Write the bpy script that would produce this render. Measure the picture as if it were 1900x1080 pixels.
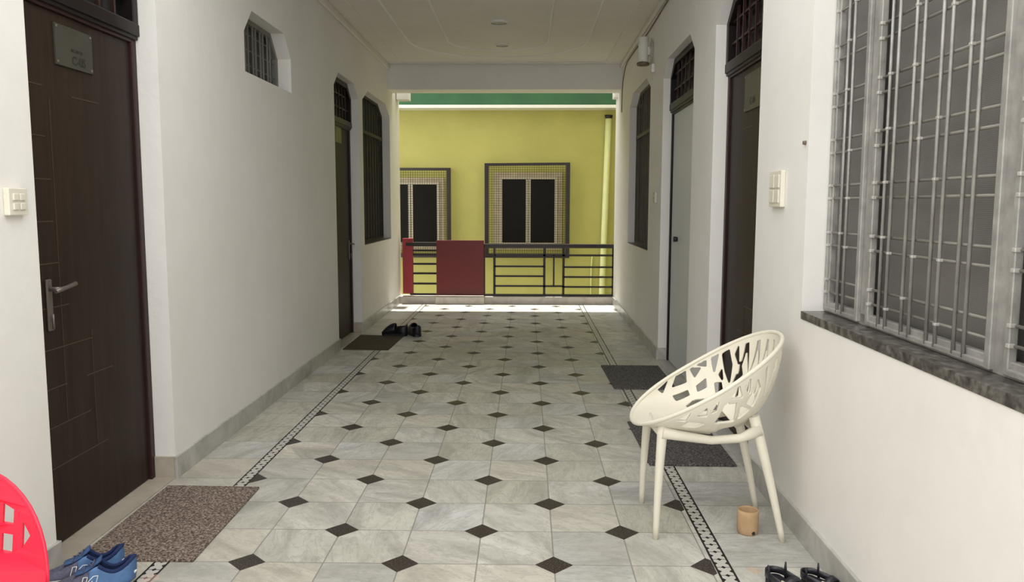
import bpy, bmesh, math, random
from mathutils import Vector, Matrix, noise
random.seed(7)
for o in list(bpy.data.objects): bpy.data.objects.remove(o)
S = bpy.context.scene
COL = S.collection
PI = math.pi

# ------------------------------------------------------------------ camera
H = 1.41452
cam_d = bpy.data.cameras.new('camera'); cam = bpy.data.objects.new('camera', cam_d); COL.objects.link(cam)
cam_d.sensor_fit = 'HORIZONTAL'; cam_d.sensor_width = 36.0; cam_d.lens = 1480/1900*36.0
cam_d.clip_start = 0.05; cam_d.clip_end = 200
cam.location = (0, 0, H)
cam.matrix_world = (Matrix.Translation((0, 0, H)) @ Matrix.Rotation(0.01744, 4, 'Z')
                    @ Matrix.Rotation(PI/2-0.10821, 4, 'X') @ Matrix.Rotation(0.00224, 4, 'Z'))
S.camera = cam

# ------------------------------------------------------------------ world, exposure
S.view_settings.view_transform = 'Standard'; S.view_settings.look = 'None'
S.view_settings.gamma = 1.0; S.view_settings.use_curve_mapping = False
S.view_settings.exposure = 0.12
w = bpy.data.worlds.new('world'); S.world = w; w.use_nodes = True
nt = w.node_tree; nt.nodes.clear()
wo = nt.nodes.new('ShaderNodeOutputWorld'); bg = nt.nodes.new('ShaderNodeBackground')
tc = nt.nodes.new('ShaderNodeTexCoord'); sx = nt.nodes.new('ShaderNodeSeparateXYZ')
cr = nt.nodes.new('ShaderNodeValToRGB')
cr.color_ramp.elements[0].position = 0.0; cr.color_ramp.elements[0].color = (0.96, 0.98, 1.0, 1)
cr.color_ramp.elements[1].position = 0.7; cr.color_ramp.elements[1].color = (1.0, .99, .965, 1)
nt.links.new(tc.outputs['Generated'], sx.inputs[0]); nt.links.new(sx.outputs['Z'], cr.inputs['Fac'])
nt.links.new(cr.outputs['Color'], bg.inputs['Color']); bg.inputs['Strength'].default_value = 2.65
nt.links.new(bg.outputs[0], wo.inputs[0])
sun_d = bpy.data.lights.new('sun', 'SUN'); sun = bpy.data.objects.new('sun', sun_d); COL.objects.link(sun)
sun_d.energy = 8.0; sun_d.angle = math.radians(1.2); sun_d.color = (1.0, .97, .92)
sun.rotation_euler = (math.radians(-9), 0, 0)      # almost overhead, leaning from beyond the far house
sun.location = (0, 12, 9)
CEIL_START = 4.1          # unseen roof edge, placed ahead of the camera to let sky light in

# ------------------------------------------------------------------ node helpers
class V:
    """scalar socket with arithmetic"""
    def __init__(s, t, sock): s.t, s.s = t, sock
    def _m(s, op, b=None, c=None):
        n = s.t.nodes.new('ShaderNodeMath'); n.operation = op
        for i, x in enumerate((s, b, c)):
            if x is None: continue
            if isinstance(x, V): s.t.links.new(x.s, n.inputs[i])
            else: n.inputs[i].default_value = x
        return V(s.t, n.outputs[0])
    def __add__(s, b): return s._m('ADD', b)
    def __sub__(s, b): return s._m('SUBTRACT', b)
    def __mul__(s, b): return s._m('MULTIPLY', b)
    def abs(s): return s._m('ABSOLUTE')
    def floor(s): return s._m('FLOOR')
    def rnd(s): return (s+0.5).floor()
    def lt(s, b): return s._m('LESS_THAN', b)
    def gt(s, b): return s._m('GREATER_THAN', b)
    def max(s, b): return s._m('MAXIMUM', b)
    def min(s, b): return s._m('MINIMUM', b)
    def frac(s): return s - s.floor()

class MT:
    def __init__(s, name, color=(.5, .5, .5), rough=.5, metal=0.0, spec=.5):
        s.m = bpy.data.materials.new(name); s.m.use_nodes = True; s.t = s.m.node_tree
        s.b = s.t.nodes['Principled BSDF']
        s.b.inputs['Base Color'].default_value = (*color, 1); s.b.inputs['Roughness'].default_value = rough
        s.b.inputs['Metallic'].default_value = metal; s.b.inputs['Specular IOR Level'].default_value = spec
        s.tc = s.t.nodes.new('ShaderNodeTexCoord')
    def node(s, k): return s.t.nodes.new(k)
    def link(s, a, b): s.t.links.new(a.s if isinstance(a, V) else a, b)
    def noise(s, scale, detail=4, vec=None, rough=.5, out='Fac', dist=0.0):
        n = s.node('ShaderNodeTexNoise'); n.inputs['Scale'].default_value = scale; n.inputs['Detail'].default_value = detail
        n.inputs['Roughness'].default_value = rough; n.inputs['Distortion'].default_value = dist
        s.link(vec if vec is not None else s.tc.outputs['Object'], n.inputs['Vector']); return n.outputs[out]
    def ramp(s, fac, stops):
        n = s.node('ShaderNodeValToRGB'); e = n.color_ramp.elements
        while len(e) < len(stops): e.new(.5)
        for i, (p, c) in enumerate(stops): e[i].position = p; e[i].color = (*c, 1) if len(c) == 3 else c
        s.link(fac, n.inputs['Fac']); return n.outputs['Color']
    def mix(s, fac, a, b, mode='MIX'):
        n = s.node('ShaderNodeMix'); n.data_type = 'RGBA'; n.blend_type = mode
        for x, i in ((fac, 0), (a, 6), (b, 7)):
            if isinstance(x, (int, float)): n.inputs[i].default_value = x
            elif isinstance(x, tuple): n.inputs[i].default_value = (*x, 1)
            else: s.link(x, n.inputs[i])
        return n.outputs[2]
    def color(s, c): s.link(c, s.b.inputs['Base Color']); return s
    def rough(s, c): s.link(c, s.b.inputs['Roughness']); return s
    def bump(s, h, strength=.2, dist=.01):
        n = s.node('ShaderNodeBump'); n.inputs['Strength'].default_value = strength; n.inputs['Distance'].default_value = dist
        s.link(h, n.inputs['Height']); s.link(n.outputs[0], s.b.inputs['Normal']); return s

def plain(name, c, rough=.5, metal=0., var=.12, scale=6, bump=0., bscale=60, spec=.5):
    m = MT(name, c, rough, metal, spec)
    f = m.noise(scale, 5)
    a = tuple(x*(1-var) for x in c); b = tuple(min(1, x*(1+var)) for x in c)
    m.color(m.ramp(f, [(.3, a), (.7, b)]))
    if bump: m.bump(m.noise(bscale, 4), bump, .004)
    return m.m

M = {}
def plaster(name, c, dark):
    m = MT(name, c, .62)
    f = m.noise(1.3, 6, rough=.6); g = m.noise(9, 4)
    base = m.ramp(f, [(.3, dark), (.62, c)])
    base = m.mix(.08, base, m.ramp(g, [(.35, tuple(x*.8 for x in c)), (.6, c)]))
    m.color(base); m.bump(m.noise(22, 6), .18, .01); return m.m
M['wall'] = plaster('white_painted_plaster', (.84, .82, .785), (.79, .77, .73))
M['ceiling'] = plaster('ceiling_plaster', (.77, .735, .68), (.71, .675, .62))
M['green_wall'] = plaster('lime_green_paint', (.45, .42, .115), (.39, .37, .095))
M['green_band'] = plaster('dark_green_paint', (.032, .125, .05), (.018, .085, .035))

# ---- marble floor
TX, TY, OX, OY = .305, .32155, -1.104, 3.0146
def floor_mat():
    m = MT('marble_tile_floor', (.6, .6, .58), .16)
    sp = m.node('ShaderNodeSeparateXYZ'); m.link(m.tc.outputs['Object'], sp.inputs[0])
    X, Y = V(m.t, sp.outputs['X']), V(m.t, sp.outputs['Y'])
    u = (X-OX)*(1/TX); v = (Y-OY)*(1/TY)
    p = (u+v)*.5; q = (u-v)*.5
    dp = p-p.rnd(); dq = q-q.rnd()
    L1 = (dp+dq).abs()*TX + (dp-dq).abs()*TY
    inner = X.gt(-1.409)*X.lt(.744)
    dia = L1.lt(.076)*inner
    # joints
    ju = (u-u.rnd()).abs()*TX; jv = (v-v.rnd()).abs()*TY
    joint = (ju.lt(.0028)*inner).max(jv.lt(.0028))
    # tile id
    iu = u.floor()*inner + X.gt(0.)*(inner*-1.+1.)*31.; iv = v.floor()
    cb = m.node('ShaderNodeCombineXYZ'); m.link(iu, cb.inputs[0]); m.link(iv, cb.inputs[1])
    wn = m.node('ShaderNodeTexWhiteNoise'); wn.noise_dimensions = '3D'; m.link(cb.outputs[0], wn.inputs['Vector'])
    # offset coordinates per tile
    sc = m.node('ShaderNodeVectorMath'); sc.operation = 'MULTIPLY_ADD'
    m.link(wn.outputs['Color'], sc.inputs[0]); sc.inputs[1].default_value = (17, 13, 9); m.link(m.tc.outputs['Object'], sc.inputs[2])
    ro = m.node('ShaderNodeVectorRotate'); ro.rotation_type = 'Z_AXIS'; m.link(sc.outputs[0], ro.inputs['Vector'])
    m.link(V(m.t, wn.outputs['Value'])*2.2, ro.inputs['Angle'])
    st = m.node('ShaderNodeVectorMath'); st.operation = 'MULTIPLY'; m.link(ro.outputs[0], st.inputs[0]); st.inputs[1].default_value = (1, 3.2, 1)
    n1 = m.noise(1.6, 8, st.outputs[0], .62, dist=1.2); n2 = m.noise(3.2, 9, st.outputs[0], .7, dist=1.6)
    n3 = m.noise(30, 4, sc.outputs[0], .7)
    base = m.ramp(n1, [(.26, (.26, .26, .245)), (.42, (.46, .455, .425)), (.54, (.64, .63, .59)), (.75, (.72, .71, .675))])
    vein = V(m.t, n2)-.5
    vf = m.ramp(vein.abs(), [(.0, (1, 1, 1)), (.03, (0, 0, 0))])
    base = m.mix(V(m.t, vf)*.5, base, (.24, .235, .21))
    tint = m.ramp(wn.outputs['Value'], [(.0, (.76, .79, .83)), (.25, (.97, .93, .84)), (.5, (1, 1, .98)), (.75, (.82, .82, .72)), (1., (.95, .98, 1.04))])
    base = m.mix(1.0, base, tint, 'MULTIPLY')
    base = m.mix(.25, base, m.ramp(n3, [(.3, (.42, .41, .37)), (.65, (.72, .71, .68))]))
    dirt = m.noise(.9, 6, rough=.65)
    base = m.mix(m.ramp(dirt, [(.40, (0, 0, 0)), (.7, (.62, .62, .62))]), base, (.34, .315, .25))
    col = m.mix(joint*.75, base, (.20, .19, .165))
    gn = m.noise(160, 3); granite = m.ramp(gn, [(.35, (.014, .011, .009)), (.5, (.042, .034, .028)), (.66, (.12, .10, .085))])
    col = m.mix(dia, col, granite)
    # border strips
    black = (.018, .016, .015); white = (.50, .49, .45)
    for x0, wd in ((-1.472, .064), (.746, .068)):
        b = (X-x0)*(1/wd); inb = b.gt(0.)*b.lt(1.)
        edge = (b.lt(.13)).max(b.gt(.87))
        uu = (X-x0-wd*.5)*(1/(wd*.36)); vv = Y*(1/.035)
        pp = (uu+vv)*.5; qq = (uu-vv)*.5
        d1 = pp-pp.rnd(); d2 = qq-qq.rnd()
        l1 = (d1+d2).abs()*.024+(d1-d2).abs()*.030
        fine = (vv*.5-(vv*.5).rnd()).abs().lt(.045)
        dk = edge.max(l1.lt(.0105)).max(fine*.65)
        col = m.mix(inb, col, m.mix(dk, white, black))
    for sx_, sy_, r_, c_ in ((.893, 2.985, .028, (.62, .36, .20)), (-1.425, 2.865, .032, (.72, .47, .40)), (.30, 8.0, .05, (.28, .17, .08))):
        dd = ((X-sx_)*(X-sx_)+(Y-sy_)*(Y-sy_))._m('SQRT') + (V(m.t, m.noise(30, 3))-.5)*.05
        col = m.mix(dd.lt(r_)*.32, col, c_)
    m.color(col)
    rn = m.noise(5, 5); m.rough(m.ramp(rn, [(.3, (.30, .30, .30)), (.7, (.50, .50, .50))]))
    hb = m.noise(2.5, 3); m.bump(m.mix(joint, hb, (0., 0., 0.)), .05, .01)
    m.b.inputs['Specular IOR Level'].default_value = .18
    return m.m
M['floor'] = floor_mat()

def marble(name, a, b, c, rough=.3):
    m = MT(name, a, rough)
    n1 = m.noise(3, 8, rough=.65, dist=1.5)
    m.color(m.ramp(n1, [(.3, a), (.5, b), (.7, c)])); return m.m
M['base'] = marble('skirting_marble', (.30, .29, .26), (.45, .44, .41), (.55, .54, .50))
M['base_beige'] = marble('beige_threshold_marble', (.36, .31, .25), (.44, .39, .32), (.50, .45, .38), .35)
M['curb'] = marble('curb_marble', (.40, .36, .32), (.52, .47, .42), (.62, .57, .52), .4)
def speck(name, a, b, c, scale, rough=.9, bump=.8, split=(.36, .5, .66)):
    m = MT(name, a, rough); n = m.noise(scale, 2, rough=.7)
    m.color(m.ramp(n, [(split[0], a), (split[1], b), (split[2], c)]))
    if bump: m.bump(n, bump, .006)
    return m.m
M['mat_brown'] = speck('brown_coil_mat', (.04, .028, .022), (.17, .125, .10), (.42, .34, .28), 105)
M['mat_dark'] = speck('dark_grey_coil_mat', (.02, .018, .018), (.075, .069, .066), (.20, .185, .175), 110)
M['mat_olive'] = speck('olive_brown_mat', (.03, .022, .010), (.05, .036, .018), (.075, .055, .03), 90, bump=.4)
M['granite'] = speck('dark_granite_sill', (.035, .031, .028), (.075, .068, .06), (.16, .145, .13), 26, .28, 0)

def wood(name, a, b, rough=.5):
    m = MT(name, a, rough, 0, .22)
    mp = m.node('ShaderNodeMapping'); mp.inputs['Scale'].default_value = (14, 14, .8); m.link(m.tc.outputs['Object'], mp.inputs[0])
    n = m.noise(2.5, 8, mp.outputs[0], .6, dist=.8); n2 = m.noise(1.2, 4)
    c = m.ramp(n, [(.3, a), (.7, b)]); c = m.mix(.25, c, m.ramp(n2, [(.3, a), (.7, b)]))
    m.color(c); m.bump(n, .12, .003); return m.m
M['door'] = wood('dark_brown_door_skin', (.016, .0095, .0065), (.036, .021, .0145))
M['door_line'] = plain('worn_lit_door_line', (.060, .038, .027), .5)  # worn brown, lightened to suggest light catching the raised lines
M['door_dark'] = wood('black_brown_wood', (.006, .004, .004), (.016, .010, .009), .4)
M['frame_red'] = wood('red_brown_frame', (.022, .010, .009), (.04, .018, .016), .4)
M['door_white'] = plain('white_grey_door_paint', (.62, .64, .63), .5, var=.05, scale=2)
M['void'] = plain('dark_glass', (.006, .006, .006), .35, var=.3, spec=.2)
M['glass_dark'] = plain('dark_window_glass', (.008, .007, .005), .3, var=.2, spec=.12)
M['steel'] = plain('worn_steel', (.20, .175, .155), .42, .6)
M['weld'] = plain('bright_weld', (.50, .48, .45), .45, .3)
M['plate'] = plain('steel_name_plate', (.062, .060, .046), .5, .2, spec=.3)
M['plate_olive'] = plain('olive_name_plate', (.085, .08, .05), .5, .1, spec=.3)
M['ink'] = plain('dark_lettering', (.02, .018, .014), .6)
M['sticker'] = plain('yellow_green_sticker', (.22, .22, .06), .6)
M['silver'] = plain('silver_paint_steel', (.34, .33, .31), .45, .3, var=.22, scale=14, bump=.4, bscale=90)
M['grille_dark'] = plain('dark_grey_iron', (.05, .045, .038), .6, .1, spec=.2)
M['wire'] = plain('dark_wire', (.016, .012, .008), .8, spec=.08)
M['grille_far'] = plain('dull_brown_iron', (.11, .10, .085), .6, .1, spec=.2)
M['grille_mid'] = plain('dull_grey_iron', (.22, .21, .185), .5, .3)
M['switch'] = plain('cream_switch_plastic', (.72, .69, .58), .35, var=.04)
M['switch_dk'] = plain('aged_switch_plastic', (.56, .53, .43), .4, var=.05)
M['rail'] = plain('dark_brown_iron', (.018, .012, .010), .35, .2)
M['red_panel'] = plain('maroon_red_paint', (.15, .011, .010), .42, var=.12, scale=2)
M['red_post'] = plain('crimson_red_paint', (.30, .02, .03), .5, var=.1)
M['white_paint'] = plain('white_paint', (.78, .77, .73), .5, var=.03)
M['cream_frame'] = plain('cream_window_frame', (.62, .55, .42), .45, var=.06)
M['pink_stone'] = plain('pinkish_stone_surround', (.52, .43, .30), .6, var=.15, scale=10)
M['pipe'] = plain('pale_green_pipe', (.66, .68, .33), .4, var=.05)
M['chair'] = plain('cream_plastic', (.76, .72, .60), .38, var=.04, bump=.05)
M['red_plastic'] = plain('glossy_red_plastic', (.80, .018, .060), .32, var=.04, scale=3)
M['clay'] = plain('tan_clay', (.50, .335, .185), .8, var=.14, scale=18, bump=.3)
M['clay_in'] = plain('clay_inside', (.40, .22, .14), .85)
M['blue_mesh'] = plain('blue_shoe_mesh', (.035, .085, .21), .75, var=.3, scale=60, bump=.5, bscale=300)
M['blue_light'] = plain('light_blue_shoe_panel', (.075, .17, .36), .6, var=.15, scale=40)
M['navy'] = plain('navy_collar_lining', (.008, .022, .095), .85, var=.2, bump=.4, bscale=200)
M['grey_mesh'] = plain('grey_violet_mesh', (.09, .09, .14), .8, var=.3, scale=80)
M['sole'] = plain('off_white_sole', (.50, .52, .46), .6)
M['white_trim'] = plain('white_trim', (.85, .87, .85), .4, var=.02)
M['green_trim'] = plain('grey_green_trim', (.10, .14, .09), .5)
M['black_rubber'] = plain('black_rubber', (.010, .010, .012), .42, var=.2)
M['black_strap'] = plain('black_strap', (.014, .013, .018), .35, var=.25)
M['buckle'] = plain('pale_buckle', (.62, .62, .50), .3, .4)
M['cable'] = plain('brown_cable', (.16, .12, .08), .6)
M['cable_w'] = plain('white_cable', (.55, .53, .45), .6)
M['ground'] = plain('concrete_yard', (.30, .29, .26), .9, var=.15, scale=1)
M['red_cloth'] = plain('dark_red_cloth', (.45, .02, .05), .8)
def wire_net():
    m = MT('grey_insect_mesh', (.15, .145, .135), .65, .1)
    sp = m.node('ShaderNodeSeparateXYZ'); m.link(m.tc.outputs['Object'], sp.inputs[0])
    a = (V(m.t, sp.outputs['Y'])*190.).frac(); b = (V(m.t, sp.outputs['Z'])*190.).frac()
    g = a.lt(.35).max(b.lt(.35))
    n = m.noise(3.5, 6, rough=.6)
    c = m.ramp(n, [(.3, (.085, .08, .073)), (.7, (.16, .15, .14))])
    m.color(m.mix(g*.55, c, (.26, .25, .235))); return m.m
M['net'] = wire_net()
M['net_dark'] = plain('dark_insect_mesh', (.055, .052, .045), .6, var=.3, scale=8)

# ------------------------------------------------------------------ mesh helpers
class MB:
    """collects geometry in world coordinates (optionally mapped) and links it as one mesh object"""
    def __init__(s, fn=None): s.v = []; s.f = []; s.mi = []; s.sm = []; s.fn = fn; s.cur = 0; s.smooth = False
    def P(s, p):
        s.v.append(Vector(s.fn(*p) if s.fn else p)); return len(s.v)-1
    def F(s, *idx): s.f.append(tuple(idx)); s.mi.append(s.cur); s.sm.append(s.smooth)
    def box(s, x0, x1, y0, y1, z0, z1):
        i = [s.P(p) for p in ((x0,y0,z0),(x1,y0,z0),(x1,y1,z0),(x0,y1,z0),(x0,y0,z1),(x1,y0,z1),(x1,y1,z1),(x0,y1,z1))]
        for f in ((3,2,1,0),(4,5,6,7),(0,1,5,4),(1,2,6,5),(2,3,7,6),(3,0,4,7)): s.F(*[i[k] for k in f])
    def prism(s, poly, w0, w1):
        n = len(poly); a = [s.P((u, v, w0)) for u, v in poly]; b = [s.P((u, v, w1)) for u, v in poly]
        s.F(*a[::-1]); s.F(*b)
        for k in range(n): s.F(a[k], a[(k+1) % n], b[(k+1) % n], b[k])
    def ring(s, po, pi, w0, w1):
        n = len(po); A = [[s.P((u, v, w)) for u, v in p] for p in (po, pi) for w in (w0, w1)]
        o0, o1, i0, i1 = A
        for k in range(n):
            j = (k+1) % n
            s.F(o0[k], o0[j], o1[j], o1[k]); s.F(i0[j], i0[k], i1[k], i1[j]); s.F(o1[k], o1[j], i1[j], i1[k]); s.F(o0[j], o0[k], i0[k], i0[j])
    def tube(s, pts, r, seg=8, closed=False, flat=1.0, caps=True):
        pts = [Vector(p) for p in pts]; n = len(pts); sm = s.smooth; s.smooth = True
        rr = r if isinstance(r, (list, tuple)) else [r]*n
        rings = []; up = None
        for k in range(n):
            if closed: t = (pts[(k+1) % n]-pts[k-1])
            else: t = pts[min(k+1, n-1)]-pts[max(k-1, 0)]
            t.normalize()
            if up is None:
                up = Vector((0, 0, 1)) if abs(t.z) < .9 else Vector((0, 1, 0))
            a = t.cross(up)
            if a.length < 1e-4: a = t.cross(Vector((1, 0, 0)))
            a.normalize(); b = a.cross(t).normalized(); up = b
            rings.append([s.P(tuple(pts[k]+a*math.cos(2*PI*i/seg)*rr[k]+b*math.sin(2*PI*i/seg)*rr[k]*flat)) for i in range(seg)])
        for k in range(n if closed else n-1):
            A, B = rings[k], rings[(k+1) % n]
            for i in range(seg): s.F(A[i], A[(i+1) % seg], B[(i+1) % seg], B[i])
        if not closed and caps:
            s.smooth = False; s.F(*rings[0][::-1]); s.F(*rings[-1])
        s.smooth = sm
    def grid(s, rows, close_u=False):
        sm = s.smooth; s.smooth = True
        R = [[s.P(tuple(p)) for p in r] for r in rows]
        for a, b in zip(R, R[1:]):
            m = len(a)
            for i in range(m if close_u else m-1): s.F(a[i], a[(i+1) % m], b[(i+1) % m], b[i])
        s.smooth = sm; return R
    def lathe(s, c, prof, seg=32):
        s.grid([[(c[0]+r*math.cos(2*PI*i/seg), c[1]+r*math.sin(2*PI*i/seg), c[2]+z) for i in range(seg)] for r, z in prof], True)
    def build(s, name, mats, parent=None, bevel=0, origin=None, solid=0, sub=0, weld=False, offset=0):
        me = bpy.data.meshes.new(name)
        if parent is not None: o0 = parent.matrix_world_loc if hasattr(parent, 'matrix_world_loc') else Vector(WLOC[parent.name])
        elif origin is not None: o0 = Vector(origin)
        else:
            xs = [v.x for v in s.v]; ys = [v.y for v in s.v]; zs = [v.z for v in s.v]
            o0 = Vector(((min(xs)+max(xs))/2, (min(ys)+max(ys))/2, min(zs)))
        me.from_pydata([v-o0 for v in s.v], [], s.f)
        if not isinstance(mats, (list, tuple)): mats = [mats]
        for m in mats: me.materials.append(m)
        me.polygons.foreach_set('material_index', s.mi); me.polygons.foreach_set('use_smooth', s.sm)
        bm = bmesh.new(); bm.from_mesh(me)
        if weld: bmesh.ops.remove_doubles(bm, verts=bm.verts, dist=1e-5)
        bmesh.ops.recalc_face_normals(bm, faces=bm.faces); bm.to_mesh(me); bm.free()
        ob = bpy.data.objects.new(name, me); COL.objects.link(ob)
        if parent is not None: ob.parent = parent; WLOC[ob.name] = tuple(o0)
        else: ob.location = o0; WLOC[ob.name] = tuple(o0)
        if solid: m = ob.modifiers.new('solid', 'SOLIDIFY'); m.thickness = solid; m.offset = offset
        if bevel: m = ob.modifiers.new('bevel', 'BEVEL'); m.width = bevel; m.segments = 2; m.limit_method = 'ANGLE'
        if sub: m = ob.modifiers.new('sub', 'SUBSURF'); m.levels = sub; m.render_levels = sub
        return ob
WLOC = {}
def empty(name, loc, rz=0.):
    o = bpy.data.objects.new(name, None); COL.objects.link(o); o.location = loc; o.rotation_euler = (0, 0, rz)
    o.empty_display_size = .1; WLOC[o.name] = tuple(loc); return o
def tag(o, label=None, cat=None, group=None, kind=None):
    if label: o['label'] = label
    if cat: o['category'] = cat
    if group: o['group'] = group
    if kind: o['kind'] = kind
    return o
def copy_tree(o, parent=None):
    c = o.copy(); COL.objects.link(c)
    if parent is not None: c.parent = parent
    for ch in list(o.children): copy_tree(ch, c)
    return c

# wall coordinate frames: (u along the corridor, v height, d depth INTO the wall; negative d stands proud)
XL = -1.81
def LW(u, v, d=0.): return (XL-d, u, v)
def RW(u, v, d=0.): return (1.16+.0085*(u-3)+.012+d, u, v)
def FRONT(Y): return lambda x, z, d=0.: (x, Y+d, z)          # faces the camera; d goes away from it

def curve_slab(outer, holes, fn, d0, d1, name, mat, **kw):
    """extruded slab with holes, outlines in (u, v)"""
    cu = bpy.data.curves.new(name, 'CURVE'); cu.dimensions = '2D'; cu.fill_mode = 'BOTH'; cu.extrude = .5
    for poly in [outer]+list(holes):
        sp = cu.splines.new('POLY'); sp.points.add(len(poly)-1); sp.use_cyclic_u = True
        for k, (a, b) in enumerate(poly): sp.points[k].co = (a, b, 0, 1)
    tmp = bpy.data.objects.new('tmp', cu); COL.objects.link(tmp)
    dg = bpy.context.evaluated_depsgraph_get(); me = bpy.data.meshes.new_from_object(tmp.evaluated_get(dg))
    mb = MB(fn)
    idx = [mb.P((v.co.x, v.co.y, d0+(v.co.z+.5)*(d1-d0))) for v in me.vertices]
    for p in me.polygons: mb.F(*[idx[i] for i in p.vertices])
    bpy.data.objects.remove(tmp); bpy.data.curves.remove(cu); bpy.data.meshes.remove(me)
    return mb.build(name, mat, weld=True, **kw)

def rect(u0, u1, v0, v1): return [(u0, v0), (u1, v0), (u1, v1), (u0, v1)]
def cham(u0, u1, v0, v1, cu, cv): return [(u0, v0), (u1, v0), (u1, v1-cv), (u1-cu, v1), (u0+cu, v1), (u0, v1-cv)]

# ------------------------------------------------------------------ the setting
GY = 14.5
D1 = (2.93, 3.98); D2 = (7.62, 8.71)                 # left doors (u range)
R1 = (4.14, 5.19); R2 = (5.86, 7.22)                 # right doors
W1 = (5.22, 6.24, 2.262, 2.675); W2 = (8.93, 10.69, .955, 2.69)
WR = (8.0, 9.68, .955, 2.69); WN = (.85, 3.393, .962, 2.69)
holesL = [cham(*D1, -.01, 2.67, .18, .14), cham(*D2, -.01, 2.67, .18, .14), cham(*W1, .16, .16), cham(*W2, .30, .13)]
holesR = [cham(*R1, -.01, 2.68, .18, .14), cham(*R2, -.01, 2.66, .18, .14), cham(*WR, .30, .13), cham(*WN, .30, .13)]
LEND, REND, NEAR = 11.5, 11.32, -2.5
wl = curve_slab(rect(NEAR, LEND, -.05, 3.22), holesL, LW, 0, .26, 'wall_left', M['wall'])
tag(wl, 'long white plaster wall along the left of the corridor', 'wall', kind='structure')
wr = curve_slab(rect(NEAR, REND, -.05, 3.22), holesR, RW, 0, .26, 'wall_right', M['wall'])
tag(wr, 'long white plaster wall along the right of the corridor', 'wall', kind='structure')
b = MB(); b.box(-2.1, 1.6, NEAR, 11.3, -.15, 0)
fl = b.build('floor', M['floor'], origin=(0, 0, 0)); tag(fl, 'white marble tile floor with small dark diamonds', 'floor', kind='structure')
b = MB(); b.box(-2.1, 1.6, CEIL_START, 10.95, 3.22, 3.42)
tag(b.build('ceiling', M['ceiling']), 'off white corridor ceiling with raised oval moulding', 'ceiling', kind='structure')
b = MB(); b.box(XL-.01, 1.25, 10.6, 10.95, 2.90, 3.23)
tag(b.build('trim_1', M['wall'], bevel=.006), 'plain white beam across the far end of the corridor ceiling', 'beam', kind='structure')
# cornice strips
b = MB(LW); b.prism([(CEIL_START, 3.15), (10.6, 3.15), (10.6, 3.22), (CEIL_START, 3.22)], -.035, 0)
tag(b.build('trim_2', M['ceiling'], bevel=.012), 'thin plaster cornice along the top of the left wall', 'cornice', kind='structure')
b = MB(RW); b.prism([(CEIL_START, 3.17), (10.6, 3.17), (10.6, 3.22), (CEIL_START, 3.22)], -.03, 0)
tag(b.build('trim_3', M['ceiling'], bevel=.012), 'thin plaster cornice along the top of the right wall', 'cornice', kind='structure')
# oval ceiling mouldings
def stadium(cx, r, y0, y1, n=36):
    pts = [(cx+r*math.cos(PI*k/n), y1+r*math.sin(PI*k/n)) for k in range(n+1)]
    pts += [(cx-r*math.cos(PI*k/n), y0-r*math.sin(PI*k/n)) for k in range(n+1)]
    return pts
for i, r in enumerate((1.0, .56)):
    b = MB(); b.tube([(x, y, 3.219) for x, y in stadium(-.32, r, 5.6, 9.07)], .014, 8, closed=True)
    tag(b.build('trim_%d' % (4+i), M['wall']), ('outer' if i == 0 else 'inner')+' raised oval plaster moulding on the ceiling', 'moulding', kind='structure')
b = MB(); b.ring([(-1.62, 4.4), (1.02, 4.4), (1.02, 10.42), (-1.62, 10.42)], [(-1.60, 4.42), (1.0, 4.42), (1.0, 10.40), (-1.60, 10.40)], 3.208, 3.225)
tag(b.build('trim_6', M['ceiling'], bevel=.004), 'thin rectangular border moulding on the ceiling', 'moulding', kind='structure')
# baseboards
BH = .115
def baseboard(name, fn, spans, label, extra=()):
    b = MB(fn)
    for u0, u1 in spans: b.box(u0, u1, -.005, BH, -.014, .004)
    for e in extra: b.box(*e)
    tag(b.build(name, M['base'], bevel=.003), label, 'skirting', kind='structure')
baseboard('baseboard_left', LW, [(NEAR, D1[0]+.012), (D1[1]-.012, D2[0]+.012), (D2[1]-.012, LEND)], 'grey marble skirting along the foot of the left wall')
baseboard('baseboard_right', RW, [(NEAR, R1[0]+.012), (R1[1]-.012, R2[0]+.012), (R2[1]-.012, REND)], 'grey marble skirting along the foot of the right wall')
# skirting returns in the door jambs (beige) and thresholds
b = MB(LW)
for u0, u1 in (D1, D2):
    b.box(u1-.012, u1+.004, -.005, BH, 0, .11); b.box(u0-.004, u0+.012, -.005, BH, 0, .11); b.box(u0, u1, -.004, .006, .0, .13)
tag(b.build('trim_7', M['base_beige']), 'beige marble door sills and jamb skirting in the left wall', 'sill', kind='structure')
b = MB(RW)
for u0, u1 in (R1, R2):
    b.box(u1-.012, u1+.004, -.005, BH, 0, .09); b.box(u0-.004, u0+.012, -.005, BH, 0, .09); b.box(u0, u1, -.004, .006, .0, .12)
tag(b.build('trim_8', M['base']), 'grey marble door sills and jamb skirting in the right wall', 'sill', kind='structure')
# curb at the open end
b = MB(); b.box(-1.80, 1.25, 11.28, 11.52, -.3, .105)
tag(b.build('trim_9', M['curb'], bevel=.004), 'low marble curb under the balcony railing', 'curb', kind='structure')
b = MB(); b.box(-1.80, -1.63, 11.20, 11.42, 2.85, 3.3); b.box(1.19, 1.26, 11.05, 11.3, 2.86, 3.3)
tag(b.build('trim_10', M['white_paint'], bevel=.004), 'small white plaster corbels in the top corners of the open end', 'corbel', kind='structure')
b = MB(); b.box(-30, 30, -20, 60, -3.4, -3.2)
tag(b.build('ground', M['ground']), 'concrete yard below between the two buildings', 'ground', kind='structure')
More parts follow.
